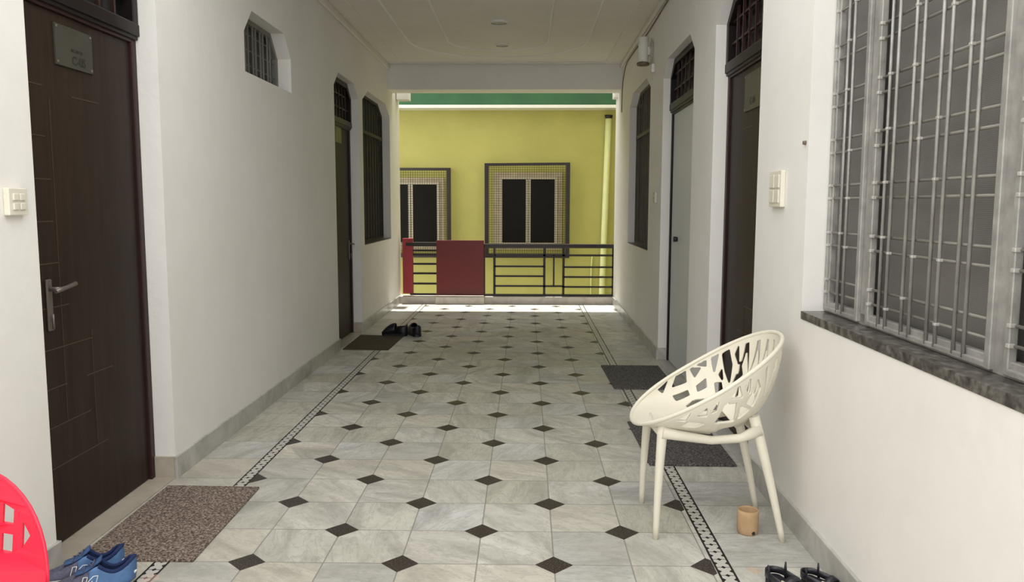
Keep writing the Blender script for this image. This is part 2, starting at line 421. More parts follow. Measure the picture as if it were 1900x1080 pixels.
# added unseen backing slabs behind the openings keep daylight out
b = MB(); b.box(-2.35, -2.075, NEAR, LEND, -.1, 3.3); 
tag(b.build('light_block_left', M['wall']), 'added daylight-blocking slab behind the left wall', 'wall', kind='structure')
b = MB(); b.box(1.50, 1.8, NEAR, REND, -.1, 3.3)
tag(b.build('light_block_right', M['wall']), 'added daylight-blocking slab behind the right wall', 'wall', kind='structure')

b = MB(); b.box(-7, 6, CEIL_START, 10.95, 3.43, 22.0)  # unseen mass added only to hold back sky light and sun
tag(b.build('sky_blocker_upper', M['wall']), 'added unseen block above the corridor that limits sky light and sun', 'wall', kind='structure')
b = MB(); b.box(2.2, 2.5, 11.0, 14.6, -3.2, 6.5)  # out of view, added to shade the right end of the gap
tag(b.build('shade_block_right', M['green_wall']), 'added unseen green block that darkens the right of the gap', 'wall', kind='structure')
# ------------------------------------------------------------------ doors
def top_at(u, u0, u1, v1, cu, cv):
    if u < u0+cu: return v1-cv*(1-(u-u0)/cu)
    if u > u1-cu: return v1-cv*(1-(u1-u)/cu)
    return v1
def inset(poly, k):
    cx = sum(p[0] for p in poly)/len(poly); cy = sum(p[1] for p in poly)/len(poly)
    xs = [p[0] for p in poly]; ys = [p[1] for p in poly]; w = (max(xs)-min(xs))/2; h = (max(ys)-min(ys))/2
    mx = (max(xs)+min(xs))/2; my = (max(ys)+min(ys))/2
    return [(mx+(x-mx)*(1-k/w), my+(y-my)*(1-k/h)) for x, y in poly]
def door(n, fn, u0, u1, rec, top, label, leafmat, plate=None, handle=None, vert=2.235, lines=None, latch_low=True):
    c = fn((u0+u1)/2, 0, rec); e = empty('door_%d' % n, (c[0], c[1], 0)); tag(e, label, 'door', kind='structure')
    f = MB(fn)                                            # frame: two jambs and head
    f.box(u0, u0+.045, .006, vert, rec-.012, rec+.06); f.box(u1-.045, u1, .006, vert, rec-.012, rec+.06)
    f.box(u0+.045, u1-.045, vert-.045, vert, rec-.012, rec+.06)
    f.build('door_frame', M['frame_red'] if leafmat is not M['door_white'] else M['door_dark'], e, bevel=.004)
    l = MB(fn); l.box(u0+.047, u1-.047, .012, vert-.047, rec+.004, rec+.05)
    if lines:
        l.cur = 1
        for (a, b_, z0, z1) in lines: l.box(a, b_, z0, z1, rec+.002, rec+.0045)
    l.build('door_leaf', [leafmat, M['door_line']], e)
    # transom: moulded sill, chamfered frame, bars, dark pane
    tp = MB(fn); o = cham(u0+.002, u1-.002, vert, top-.002, .178, .138); pi = inset(o, .05)
    tp.ring(o, pi, rec-.03, rec+.05)
    tp.box(u0+.002, u1-.002, vert-.012, vert+.045, rec-.034, rec-.02); tp.box(u0+.002, u1-.002, vert-.03, vert-.008, rec-.024, rec-.01)
    t = tp.build('transom', M['door_dark'], e, bevel=.004)
    g = MB(fn); k = 7
    for i in range(1, k):
        u = u0+.05+(u1-u0-.1)*i/k
        g.box(u-.008, u+.008, vert+.04, top_at(u, u0, u1, top, .18, .14)-.04, rec-.01, rec+.006)
    for z in (vert+.16, vert+.29): g.box(u0+.045, u1-.045, z-.007, z+.007, rec-.006, rec+.01)
    g.build('transom_bars', M['frame_red'], t)
    p = MB(fn); p.prism(inset(o, .03), rec+.03, rec+.045); p.build('transom_pane', M['void'], t)
    if plate:
        pu0, pu1, pv0, pv1, mat, txt = plate
        q = MB(fn); q.box(pu0, pu1, pv0, pv1, rec-.004, rec+.003); pl = q.build('name_plate', mat, e)
        if txt:
            for (cu_, cv_) in ((pu0+.012, pv0+.012), (pu1-.012, pv0+.012), (pu0+.012, pv1-.012), (pu1-.012, pv1-.012)):
                s_ = MB(fn); s_.box(cu_-.006, cu_+.006, cv_-.006, cv_+.006, rec-.008, rec-.004); s_.build('screw', M['steel'], pl, bevel=.002)
            for text, size, tu, tv in txt:
                cu = bpy.data.curves.new('t', 'FONT'); cu.body = text; cu.size = size; cu.align_x = 'CENTER'; cu.extrude = .0006; cu.offset = size*.03
                to = bpy.data.objects.new('t', cu); COL.objects.link(to)
                me = bpy.data.meshes.new_from_object(to.evaluated_get(bpy.context.evaluated_depsgraph_get()))
                sgn = 1 if fn is LW else -1
                tb = MB(fn); idx = [tb.P((tu+sgn*v_.co.x, tv+v_.co.y, rec-.0046-v_.co.z*.5)) for v_ in me.vertices]
                for pp in me.polygons: tb.F(*[idx[i] for i in pp.vertices])
                bpy.data.objects.remove(to); tb.build('lettering', M['ink'], pl)
    if handle:
        hu, hv, sgn = handle
        h = MB(fn); h.box(hu-.018, hu+.018, hv-.17, hv+.04, rec-.006, rec+.004)
        ho = h.build('handle_plate', M['steel'], e, bevel=.004)
        h = MB(fn); h.tube([(hu, hv, rec-.004), (hu, hv, rec-.05)], .010, 10)
        h.tube([(hu-sgn*.035, hv-.006, rec-.05), (hu, hv, rec-.052), (hu+sgn*.05, hv+.004, rec-.05), (hu+sgn*.115, hv+.012, rec-.046)], [.008, .0095, .0085, .010], 10)
        h.build('lever', M['steel'], ho)
        h = MB(fn); h.tube([(hu-sgn*.012, hv-.10, rec-.02), (hu-sgn*.012, hv-.16, rec-.02)], .005, 8); h.build('key', M['steel'], ho)
    return e
def brick_lines(u0, u1):
    L = []
    a = u0+.08
    for z, w_ in ((.33, .55), (.50, .42), (.66, .25), (.82, .46), (.99, .30), (1.17, .24), (1.34, .22), (1.51, .22), (1.68, .20), (1.88, .20)):
        L.append((a, a+w_, z, z+.004))
    for z in (1.86, .66): L.append((a+.40, a+.62, z, z+.004))
    L.append((a+.24, a+.243, .5, 1.84)); L.append((a+.46, a+.4625, .34, .86))
    return L
door(1, LW, *D1, .115, 2.67, 'dark brown panelled door with steel plate reading C-05, nearest on the left', M['door'],
     plate=(3.305, 3.585, 1.982, 2.148, M['plate'], [('C-05', .052, 3.475, 1.998), ('M.I.-28/158', .019, 3.462, 2.05)]),
     handle=(3.165, 1.07, 1), lines=brick_lines(*D1))
door(2, LW, *D2, .105, 2.67, 'dark brown door with yellow-green sticker near its top, farther along the left wall', M['door'],
     plate=(8.08, 8.33, 2.035, 2.20, M['sticker'], None), handle=(8.60, .985, -1))
door(3, RW, *R1, .095, 2.68, 'dark brown door with olive name plate on the right, behind the cream chair', M['door'],
     plate=(4.40, 4.80, 1.955, 2.165, M['plate_olive'], [('C-04', .055, 4.62, 1.985)]), handle=None, lines=brick_lines(*R1), vert=2.25)
wd = door(4, RW, *R2, .09, 2.66, 'pale grey-white door with small black knob on the right wall', M['door_white'], vert=2.25)
b = MB(RW); b.tube([(6.88, 1.12, .097), (6.88, 1.12, .06)], [.02, .024], 12); b.build('knob', M['black_rubber'], wd)

# ------------------------------------------------------------------ windows in the corridor walls
def wall_window(n, fn, U0, U1, v0, v1, cu, cv, rec, label, bars, mat, netmat, rail=None, sill=False, nh=0, bw=.006):
    c = fn((U0+U1)/2, v0, rec); e = empty('window_%d' % n, c); tag(e, label, 'window', kind='structure')
    o = cham(U0+.001, U1-.001, v0+.001, v1-.001, cu, cv)
    f = MB(fn); f.ring(o, inset(o, .035), rec, rec+.03); f.build('window_frame', mat, e)
    p = MB(fn); p.prism(inset(o, .01), rec+.045, rec+.06); p.build('screen', netmat, e)
    g = MB(fn)
    for u in bars: g.box(u-bw, u+bw, v0+.01, top_at(u, U0, U1, v1, cu, cv)-.02, rec+.0, rec+.012)
    if rail: g.box(U0+.02, U1-.02, rail-.02, rail+.02, rec-.006, rec+.02)
    for k in range(nh):
        z = v0+(v1-v0)*(k+1)/(nh+1); g.box(U0+.02, U1-.02, z-bw, z+bw, rec+.012, rec+.02)
    g.build('grille_bars', mat, e)
    if sill:
        s_ = MB(fn); s_.box(U0+.002, U1-.002, v0-.001, v0+.008, .001, rec+.05); s_.build('window_sill', M['granite'], e)
    return e
fr = lambda a, b_, n: [a+(b_-a)*(i+1)/(n+1) for i in range(n)]
pairs = lambda a, b_, n, g=.028: [x+s_*g for x in fr(a, b_, n) for s_ in (-1, 1)]
wall_window(1, LW, *W1, .16, .16, .10, 'small high ventilation window with clipped corners, high on the left wall', pairs(5.25, 6.2, 5, .03), M['grille_mid'], M['net_dark'], nh=3, bw=.0032)
wall_window(2, LW, *W2, .30, .13, .10, 'tall barred window with clipped corners near the far end of the left wall', pairs(8.95, 10.66, 9, .022), M['grille_dark'], M['net_dark'], rail=2.26, sill=True, nh=6, bw=.005)
wall_window(3, RW, *WR, .30, .13, .08, 'tall barred window with clipped corners near the far end of the right wall', pairs(8.03, 9.65, 7, .03), M['grille_far'], M['net_dark'], rail=2.2, sill=True, nh=6, bw=.006)

# near window with silver grille
rec = .09
U0, U1, v0, v1 = WN
c = RW((U0+U1)/2, v0, rec); e = empty('window_4', c)
tag(e, 'large window with silver painted double-bar grille, nearest on the right', 'window', kind='structure')
b = MB(RW); b.box(U0+.002, U1-.002, v0-.03, v0+.004, -.004, .2)
b.build('window_sill', M['granite'], e, bevel=.002)
b = MB(RW); o = cham(U0+.001, U1-.001, v0+.004, v1-.001, .30, .13)
b.ring(o, inset(o, .045), rec+.004, rec+.03); b.build('outer_frame', M['silver'], e, bevel=.003)
b = MB(RW); b.prism(inset(o, .015), rec+.055, rec+.065); b.build('insect_screen', M['net'], e)
panels = [(3.045, 3.36, [3.207]), (2.16, 2.935, [2.82, 2.642, 2.47, 2.305]), (1.275, 2.06, [1.94, 1.76, 1.59, 1.41]), (.88, 1.165, [1.02])]
zp = [2.222, 2.03, 1.841, 1.654, 1.468, 1.275, 1.079]
for (a, b_, prs) in panels:
    s_ = MB(RW)
    s_.box(a-.026, a, v0+.012, 2.66, rec-.010, rec+.02); s_.box(b_, min(b_+.022, U1-.01), v0+.012, 2.66, rec-.004, rec+.02)
    s_.box(a, b_, v0+.012, v0+.03, rec-.006, rec+.02)
    sf = s_.build('sash_frame', M['silver'], e, bevel=.003)
    s_ = MB(RW)
    for pc in prs:
        for s2 in (-.028, .028): s_.tube([(pc+s2, v0+.02, rec-.002), (pc+s2, 2.21 if a > 3 else 2.66, rec-.002)], .0058, 6)
    s_.build('upright_bars', M['silver'], sf)
    s_ = MB(RW)
    for z in zp:
        for dz in (-.0265, .0265): s_.tube([(a-.005, z+dz, rec+.010), (b_+.005, z+dz, rec+.010)], .0052, 6)
    for z in (2.42, 2.6):
        for dz in (-.0265, .0265): s_.tube([(a-.005, z+dz, rec+.010), (b_+.005, z+dz, rec+.010)], .0052, 6)
    s_.build('cross_bars', M['grille_mid'], sf)
    s_ = MB(RW)                                            # weld beads where the bars cross
    for pc in prs:
        for z in zp:
            for s2 in (-.028, .028):
                if random.random() < .42:
                    q = (pc+s2, z+s2*.95, rec-.003)
                    s_.box(q[0]-.008, q[0]+.008, q[1]-.005, q[1]+.005, q[2]-.005, q[2]+.012)
    for z in zp:
        for dz in (-.0265, .0265):
            s_.box(b_-.006, b_+.010, z+dz-.006, z+dz+.006, rec-.008, rec+.012)
    s_.build('weld_beads', M['weld'], sf, bevel=.0025)
# flat mullions between the sashes
b = MB(RW)
for u in (2.99, 2.112, 1.22): b.box(u-.030, u+.026, v0+.01, 2.67, rec+.004, rec+.03)
b.build('mullions', M['silver'], e, bevel=.003)

# ------------------------------------------------------------------ wall fittings
def switch(fn, u0, u1, v0, v1, label, group=None, nsw=2, mat='switch'):
    c = fn((u0+u1)/2, v0, 0); e = empty('switch_plate', c); tag(e, label, 'switch', group)
    b = MB(fn); b.box(u0, u1, v0, v1, -.022, 0); b.build('plate', M[mat], e, bevel=.004)
    for k in range(nsw):
        for r in (0, 1):
            h = (v1-v0-.03)/2; w_ = (u1-u0-.03)/nsw
            a = u0+.015+k*w_+.004; z = v0+.015+r*h+.004
            q = MB(fn); q.prism([(a, z), (a+w_-.008, z), (a+w_-.008, z+h-.008), (a, z+h-.008)], -.0275, -.021)
            q.build('rocker', M[mat], e, bevel=.003)
    return e
switch(LW, 2.745, 2.85, 1.372, 1.468, 'cream switch plate on the left wall beside the nearest brown door')
switch(RW, 3.675, 3.855, 1.405, 1.572, 'cream switch plate on the right wall between the silver grille window and brown door')
switch(RW, 7.45, 7.56, 1.43, 1.53, 'small switch plate on the right wall between white door and far window', mat='switch_dk')
# wall lamp
c = RW(8.0, 2.76, -.06); e = empty('wall_lamp', c); tag(e, 'white upright wall lamp high on the right wall above the far window', 'lamp')
x0 = c[0]
b = MB(); b.lathe((x0-.02, 8.0, 2.795), [(0, .0), (.046, .0), (.05, .006), (.05, .232), (.046, .238), (0, .238)], 24); b.build('lamp_shade', M['white_paint'], e)
b = MB(); b.lathe((x0-.02, 8.0, 2.765), [(0, 0), (.058, 0), (.062, .008), (.062, .024), (.045, .03), (0, .03)], 24); b.build('lamp_base', M['cable'], e)
b = MB(); b.box(x0+.02, x0+.075, 7.97, 8.03, 2.86, 2.94); b.build('wall_bracket', M['white_paint'], e, bevel=.004)
# junction box and coiled cable
c = RW(7.8, 2.66, 0); e = empty('junction_box', c); tag(e, 'small white junction box on the right wall under the lamp cable', 'junction box')
b = MB(RW); b.box(7.77, 7.84, 2.665, 2.745, -.03, 0); b.build('box', M['white_paint'], e, bevel=.004)
b = MB(RW); b.tube([(7.79, 2.665, -.015), (7.76, 2.63, -.02), (7.79, 2.60, -.015)], .004, 6); b.build('wire_end', M['cable_w'], e)
b = MB(RW); pts = []
for k in range(70):
    t = k/69*2*PI*4; pts.append((7.9+.05*math.cos(t)+.02*math.sin(k*.7), 2.88+.10*math.sin(t)+.02*math.cos(k*1.3), -.012-.012*math.sin(k*.9)**2))
b.tube(pts, .003, 5); tag(b.build('cable_coil', M['cable_w']), 'untidy loops of pale cable beside the white wall lamp', 'cable')
b = MB(RW); pts = [(u, 3.135+.012*math.sin(u*2.1), -.008) for u in [2+.25*i for i in range(33)]]
pts += [(10.2, 3.11, -.008), (10.4, 3.0, -.008), (10.5, 2.86, -.008), (10.52, 2.6, -.008)]
b.tube(pts, .006, 6); tag(b.build('cable_run', M['cable']), 'thin brown cable along the top of the right wall', 'cable')
b = MB(RW); b.tube([(3.395-.0+.03, 1.675, .002), (3.425, 1.675, -.012)], [.010, .008], 10)  # dark plug stands in for the shaded hole of a nail
tag(b.build('nail_hole_plug', M['cable']), 'tiny dark plug standing in for a nail hole beside the silver grille window', 'nail hole')
# ceiling lights
def ceiling_light(x, y, r, label):
    e = empty('ceiling_light', (x, y, 3.22)); tag(e, label, 'ceiling light', 'flush ceiling lights')
    b = MB(); b.lathe((x, y, 3.22), [(r, 0), (r, -.014), (r*.86, -.022), (r*.80, -.018)], 32); b.build('rim', M['white_paint'], e)
    b = MB(); b.lathe((x, y, 3.22), [(r*.82, -.012), (r*.5, -.016), (0.001, -.017)], 32); b.build('diffuser', M['switch_dk'], e)
ceiling_light(-.28, 8.16, .095, 'round flush ceiling light, the nearer of the two')
ceiling_light(-.28, 9.29, .085, 'round flush ceiling light, farther one beside the moulding arc')

# ------------------------------------------------------------------ railing at the open end
e = empty('balcony_railing', (-.2, 11.38, .105)); tag(e, 'dark brown iron balcony railing with maroon panel at the corridor end', 'railing')
RY = 11.36
def rbar(x0, x1, z0, z1, name='bar', m='rail', t=.013):
    if z1-z0 < .03: z0 -= .003; z1 += .003
    if x1-x0 < .04: x0 -= .003; x1 += .003
    b = MB(); b.box(x0, x1, RY-t, RY+t, z0, z1); return b.build(name, M[m], e)
b = MB(); b.box(-.60, 1.262, RY-.032, RY+.032, .797, .856); b.build('top_rail', M['rail'], e, bevel=.012)
b = MB(); b.box(-1.72, -1.26, RY-.032, RY+.032, .815, .876); b.build('top_rail', M['rail'], e, bevel=.012)
rbar(-.60, 1.262, .110, .135, 'bottom_rail'); rbar(-1.66, -1.26, .118, .140, 'bottom_rail')
for x in (-.450, .262, .535, 1.243): rbar(x-.014, x+.014, .13, .80, 'post')
rbar(-.603, -.585, .12, .80, 'post', t=.014)
rbar(.388, .406, .255, .70, 'post')
for z in (.695, .535, .395, .253):
    if z == .695: rbar(-.450, 1.243, z-.011, z+.011)
    else: rbar(-.450, .262, z-.010, z+.010)
for z in (.527, .385, .243): rbar(.535, 1.243, z-.010, z+.010)
rbar(.262, .535, .243, .263)
for z in (.757, .700, .566, .43, .283): rbar(-1.64, -1.26, z-.011, z+.011)
b = MB(); b.box(-1.276, -.598, RY-.05, RY-.015, .118, .906); b.build('solid_panel', M['red_panel'], e, bevel=.004)
b = MB(); b.box(-1.76, -1.615, RY-.03, RY+.05, .14, .93); b.build('red_post', M['red_post'], e, bevel=.004)
b = MB(); b.box(-1.285, -.592, 11.22, 11.40, 0, .108)
tag(b.build('trim_11', M['curb'], bevel=.004), 'marble block under the maroon railing panel', 'curb', kind='structure')

# ------------------------------------------------------------------ building across the gap
e = empty('neighbouring_building', (0, GY, -3.2)); tag(e, 'lime green house with dark green eave beyond the railing', 'building')
G = FRONT(GY)
b = MB(G); b.box(-9, 9, -3.2, 5.2, 0, 3.0); b.build('wall', M['green_wall'], e)
b = MB(G); b.box(-9, 9, 3.135, 4.1, -.32, 0.0); b.build('eave_band', M['green_band'], e, bevel=.01)
b = MB(G); b.prism([(-9, 3.075), (9, 3.095), (9, 3.14), (-9, 3.135)], -.36, .0); b.build('ledge', M['white_paint'], e)
def far_window(x0, x1, z0, z1, px, tilt=0):
    # surround, cream frame, panes, protruding steel grille box with wire mesh
    xs0, xs1 = x0+.155, x1-.13
    s_ = MB(G); s_.box(xs0, xs1, z0+.14, z1-.17, -.03, .0); w_ = s_.build('window', M['pink_stone'], e, bevel=.004)
    a0, a1, zt, zb = xs0+.11, xs1-.09, z1-.245, z0+.22
    s_ = MB(G); s_.ring([(a0, zb), (a1, zb), (a1, zt), (a0, zt)], [(a0+.045, zb+.045), (a1-.045, zb+.045), (a1-.045, zt-.045), (a0+.045, zt-.045)], -.06, -.03)
    m_ = (a0+a1)/2; s_.box(m_-.045, m_-.008, zb+.04, zt-.04, -.06, -.03); s_.box(m_+.008, m_+.040, zb+.04, zt-.04, -.052, -.03)
    s_.build('window_frame', M['cream_frame'], w_)
    for q0, q1 in ((a0+.04, m_-.03), (m_+.03, a1-.04)):
        s_ = MB(G); s_.box(q0, q1, zb+.04, zt-.04, -.045, -.031); s_.build('pane', M['glass_dark'], w_)
    s_ = MB(G); t = .037
    o = [(x0, z0), (x1, z0), (x1, z1), (x0, z1-tilt)]
    s_.ring(o, [(x0+2*t, z0+2*t), (x1-2*t, z0+2*t), (x1-2*t, z1-1.3*t), (x0+2*t, z1-tilt-1.3*t)], -.20, -.155)
    for (cx, cz) in ((x0+t, z0+t), (x1-t, z0+t), (x1-t, z1-t), (x0+t, z1-tilt-t)): s_.box(cx-.02, cx+.02, cz-.02, cz+.02, -.16, 0)
    s_.build('grille_frame', M['rail'], w_, bevel=.004)
    s_ = MB(G); n = int((x1-x0)/.042)
    for k in range(1, n): u = x0+(x1-x0)*k/n; s_.box(u-.0024, u+.0024, z0+.03, z1-.04, -.178, -.172)
    n = int((z1-z0)/.042)
    for k in range(1, n): z = z0+(z1-z0)*k/n; s_.box(x0+.03, x1-.03, z-.0024, z+.0024, -.172, -.166)
    s_.build('wire_mesh', M['wire'], w_)
far_window(-.743, .777, .46, 2.155, False, .015)
far_window(-2.87, -1.345, .46, 2.058, True)
b = MB(G); b.tube([(1.30, -3.2, -.09), (1.375, -.3, -.09), (1.455, 2.93, -.09)], .055, 16); b.build('drainpipe', M['pipe'], e)
b = MB(G); b.tube([(1.17, -2.9, -.03), (1.185, .25, -.03), (1.20, .5, -.03)], .013, 8); b.build('thin_pipe', M['pipe'], e)
b = MB(G); b.tube([(1.455, 2.93, -.09), (1.455, 2.99, -.09)], [.06, .075], 12); b.build('pipe_cowl', M['rail'], e)

# ------------------------------------------------------------------ door mats
def mat_(pts, t, m, label, group=None):
    b = MB(); b.prism(pts, .0, t); o = b.build('doormat', M[m], bevel=.004); return tag(o, label, 'doormat', group)
mat_([(-1.315, 3.005), (-1.325, 3.83), (-1.80+.01, 3.84), (-1.785, 3.005)], .012, 'mat_brown', 'brown speckled doormat in front of the nearest left door')
mat_([(-1.335, 7.63), (-1.308, 8.42), (-1.785, 8.50), (-1.785, 7.64)], .010, 'mat_olive', 'dark olive brown doormat in front of the farther left door')
mat_([(1.165, 6.03), (1.165, 6.91), (.663, 6.92), (.683, 6.04)], .012, 'mat_dark', 'dark grey doormat in front of the white door on the right')
mat_([(1.150, 4.22), (1.155, 5.08), (.665, 5.09), (.678, 4.225)], .012, 'mat_dark', 'dark grey doormat on the right behind the cream chair')

# ------------------------------------------------------------------ cream lattice chair
def marching(field, nx, ny, fx, fy):
    """contour field>0 as polygons on an nx*ny grid; returns verts (in domain) and faces"""
    val = [[field(fx(i), fy(j)) for j in range(ny+1)] for i in range(nx+1)]
    verts = []; key = {}; faces = []
    def gv(i, j):
        k = ('g', i, j)
        if k not in key: key[k] = len(verts); verts.append((fx(i), fy(j)))
        return key[k]
    def ev(a, b_):
        k = ('e',)+tuple(sorted((a, b_)))
        if k not in key:
            (i, j), (p, q) = sorted((a, b_)); va, vb = val[i][j], val[p][q]; t = va/(va-vb); t = min(.93, max(.07, t))
            key[k] = len(verts); verts.append((fx(i)*(1-t)+fx(p)*t, fy(j)*(1-t)+fy(q)*t))
        return key[k]
    for i in range(nx):
        for j in range(ny):
            cs = [(i, j), (i+1, j), (i+1, j+1), (i, j+1)]; ins = [val[a][b_] > 0 for a, b_ in cs]
            if not any(ins): continue
            if all(ins): faces.append([gv(*c_) for c_ in cs]); continue
            poly = []
            for k in range(4):
                a, b_ = cs[k], cs[(k+1) % 4]
                if ins[k]: poly.append(gv(*a))
                if ins[k] != ins[(k+1) % 4]: poly.append(ev(a, b_))
            if ins[0] == ins[2] and ins[1] == ins[3]:
                # saddle: split in two corners
                for k in range(4):
                    if ins[k]: faces.append([gv(*cs[k]), ev(cs[k], cs[(k+1) % 4]), ev(cs[k-1], cs[k])])
            elif len(poly) >= 3: faces.append(poly)
    return verts, faces
CX, CY = .79, 3.465
def rim_pt(th):
    c, s_ = math.cos(th), math.sin(th)
    n = 2.25
    k = (abs(c)**n+abs(s_)**n)**(-1/n)
    c, s_ = c*k, s_*k
    x = .315*c; z = .660+.196*c
    if c < 0: z += .012*abs(s_)*abs(c)
    bw = .292 if c < 0 else .292-.02*c
    return Vector((CX+x, CY+bw*s_, z))
BOT = Vector((CX+.035, CY, .418))
def shell_pt(u, v):
    s_ = min(1., math.hypot(u, v)); th = math.atan2(v, u)
    R = rim_pt(th); c = math.cos(th)
    kx = .93 if c > 0 else .93
    zl = .425+.03*abs(math.sin(th))+(.03*c if c > 0 else -.0*c)
    if c < 0: zl = .425+(.045*-c)+.02*abs(math.sin(th))
    Cc = Vector((BOT.x+(R.x-BOT.x)*kx, BOT.y+(R.y-BOT.y)*.95, zl))
    return BOT*(1-s_)**2+Cc*2*s_*(1-s_)+R*s_**2
def seg_d(p, a, b_, wa, wb):
    ax, ay = a; bx, by = b_; dx, dy = bx-ax, by-ay; L = dx*dx+dy*dy
    t = max(0, min(1, ((p[0]-ax)*dx+(p[1]-ay)*dy)/L)); d = math.hypot(p[0]-ax-t*dx, p[1]-ay-t*dy)
    return (wa*(1-t)+wb*t)-d
pol = lambda deg, s_: (s_*math.cos(math.radians(deg)), s_*math.sin(math.radians(deg)))
# cut-outs between the branches, in shell coordinates (u front to back, v across)
HO = [[(-.46, .77), (-.35, .88), (-.38, .70)], [(-.25, .78), (-.22, .92), (-.09, .95), (-.08, .81)], [(-.01, .95), (.11, .89), (.04, .83)],
      [(.09, .95), (.20, .95), (.19, .88)], [(.28, .93), (.37, .90), (.27, .76)], [(-.23, .62), (-.07, .68), (-.06, .62), (-.20, .54)],
      [(.05, .70), (.15, .73), (.14, .64), (.05, .63)], [(.24, .62), (.29, .59), (.27, .50), (.22, .52)],
      [(.41, .84), (.49, .82), (.46, .67), (.37, .54), (.38, .68)], [(.54, .72), (.60, .74), (.53, .62)], [(.40, .50), (.46, .54), (.43, .44)],
      [(.47, .50), (.55, .60), (.51, .49)], [(.31, .69), (.345, .71), (.32, .62)],
      [(-.24, -.80), (-.16, -.88), (-.15, -.78)], [(-.09, -.81), (-.03, -.91), (-.05, -.82)], [(.01, -.76), (.08, -.84), (.06, -.75)],
      [(-.04, -.64), (.05, -.83), (.17, -.77), (.14, -.52)], [(.19, -.52), (.22, -.68), (.30, -.55)], [(.29, -.68), (.44, -.78), (.45, -.68), (.34, -.56)],
      [(-.36, -.58), (-.31, -.69), (-.15, -.65), (-.22, -.56)], [(-.46, -.74), (-.35, -.86), (-.36, -.72)], [(.13, -.88), (.22, -.94), (.24, -.80)],
      [(.30, -.86), (.37, -.90), (.33, -.76)],
      [(-.10, .44), (-.02, .52), (.08, .49), (.15, .43), (.19, .0), (.14, -.36), (.05, -.42), (-.03, -.38), (-.02, 0), (-.05, .32)]]
rb = random.Random(4)
SL = []
for k, a_ in enumerate(range(-50, 47, 6)):
    ln = 4.5 if k % 2 else -4.5
    if a_ > -46 or True:
        SL.append((pol(a_-ln*.6, .70), pol(a_+ln*.5, .94), .005, .025))
        SL.append((pol(a_+3, .50+.03*(k % 3)), pol(a_+3+ln*.5, .66), .017, .004))
def poly_sd(p, P):
    x, y = p; d = 9.; ins = False; n = len(P)
    for i in range(n):
        x1, y1 = P[i]; x2, y2 = P[i-1]; ex, ey = x2-x1, y2-y1; wx, wy = x-x1, y-y1
        t = max(0., min(1., (wx*ex+wy*ey)/(ex*ex+ey*ey))); d = min(d, math.hypot(wx-ex*t, wy-ey*t))
        if (y1 > y) != (y2 > y) and x < (x2-x1)*(y-y1)/(y2-y1)+x1: ins = not ins
    return -d if ins else d
BB = [(min(p[0] for p in P)-.1, max(p[0] for p in P)+.1, min(p[1] for p in P)-.1, max(p[1] for p in P)+.1, P) for P in HO]
def shell_field(u, v):
    r = math.hypot(u, v)
    if r > 1.0: return -1
    f = .05
    for x0, x1, y0, y1, P in BB:
        if x0 < u < x1 and y0 < v < y1: f = min(f, poly_sd((u, v), P)-.013)
    if r > .44 and u > .3:
        for A, B_, wa, wb in SL: f = min(f, -seg_d((u, v), A, B_, wa, wb))
    if r > .955: f = max(f, r-.955)
    return f
N = 190
vs, fs = marching(shell_field, N, N, lambda i: -1+2*i/N, lambda j: -1+2*j/N)
e = empty('armchair', (CX, CY, 0)); tag(e, 'cream plastic tub chair with branching cut-out back by the right wall', 'chair')
b = MB(); b.smooth = True
idx = [b.P(tuple(shell_pt(u, v))) for u, v in vs]
for f in fs: b.F(*[idx[i] for i in f])
b.build('seat_shell', M['chair'], e, solid=.011, offset=0)
b = MB(); b.tube([rim_pt(2*PI*k/96) for k in range(96)], .0092, 10, closed=True); b.build('rim', M['chair'], e)
# faint wood-like ridges on the seat front
def leg(p0, p1, p2, r0, r1, nm='leg'):
    b = MB(); n = 10; pts = []
    for k in range(n+1):
        t = k/n; pts.append(Vector(p0)*(1-t)**2+Vector(p1)*2*t*(1-t)+Vector(p2)*t*t)
    b.tube(pts, [r0*(1-k/n)+r1*(k/n) for k in range(n+1)], 14); return b.build(nm, M['chair'], e)
leg((.580, 3.290, .490), (.563, 3.272, .30), (.556, 3.272, 0), .023, .0125)
leg((.580, 3.660, .490), (.563, 3.685, .30), (.556, 3.685, 0), .023, .0125)
leg((.962, 3.298, .530), (1.032, 3.270, .27), (1.088, 3.252, 0), .024, .0125)
leg((.962, 3.632, .530), (1.030, 3.634, .27), (1.083, 3.628, 0), .024, .0125)
for yy in (3.272, 3.665):
    b = MB(); b.tube([(.575, yy, .465), (.66, yy, .450), (.78, yy, .433), (.90, yy, .442), (.985, yy+(.012 if yy < 3.4 else -.012), .475)], [.022, .018, .015, .016, .024], 10, flat=1.2); b.build('side_rail', M['chair'], e)
b = MB(); b.tube([(.575, 3.272, .460), (.56, 3.47, .452), (.575, 3.665, .460)], [.02, .015, .02], 10); b.build('front_rail', M['chair'], e)
b = MB(); b.tube([(.975, 3.272, .470), (1.0, 3.47, .44), (.975, 3.665, .470)], [.02, .016, .02], 10); b.build('back_rail', M['chair'], e)

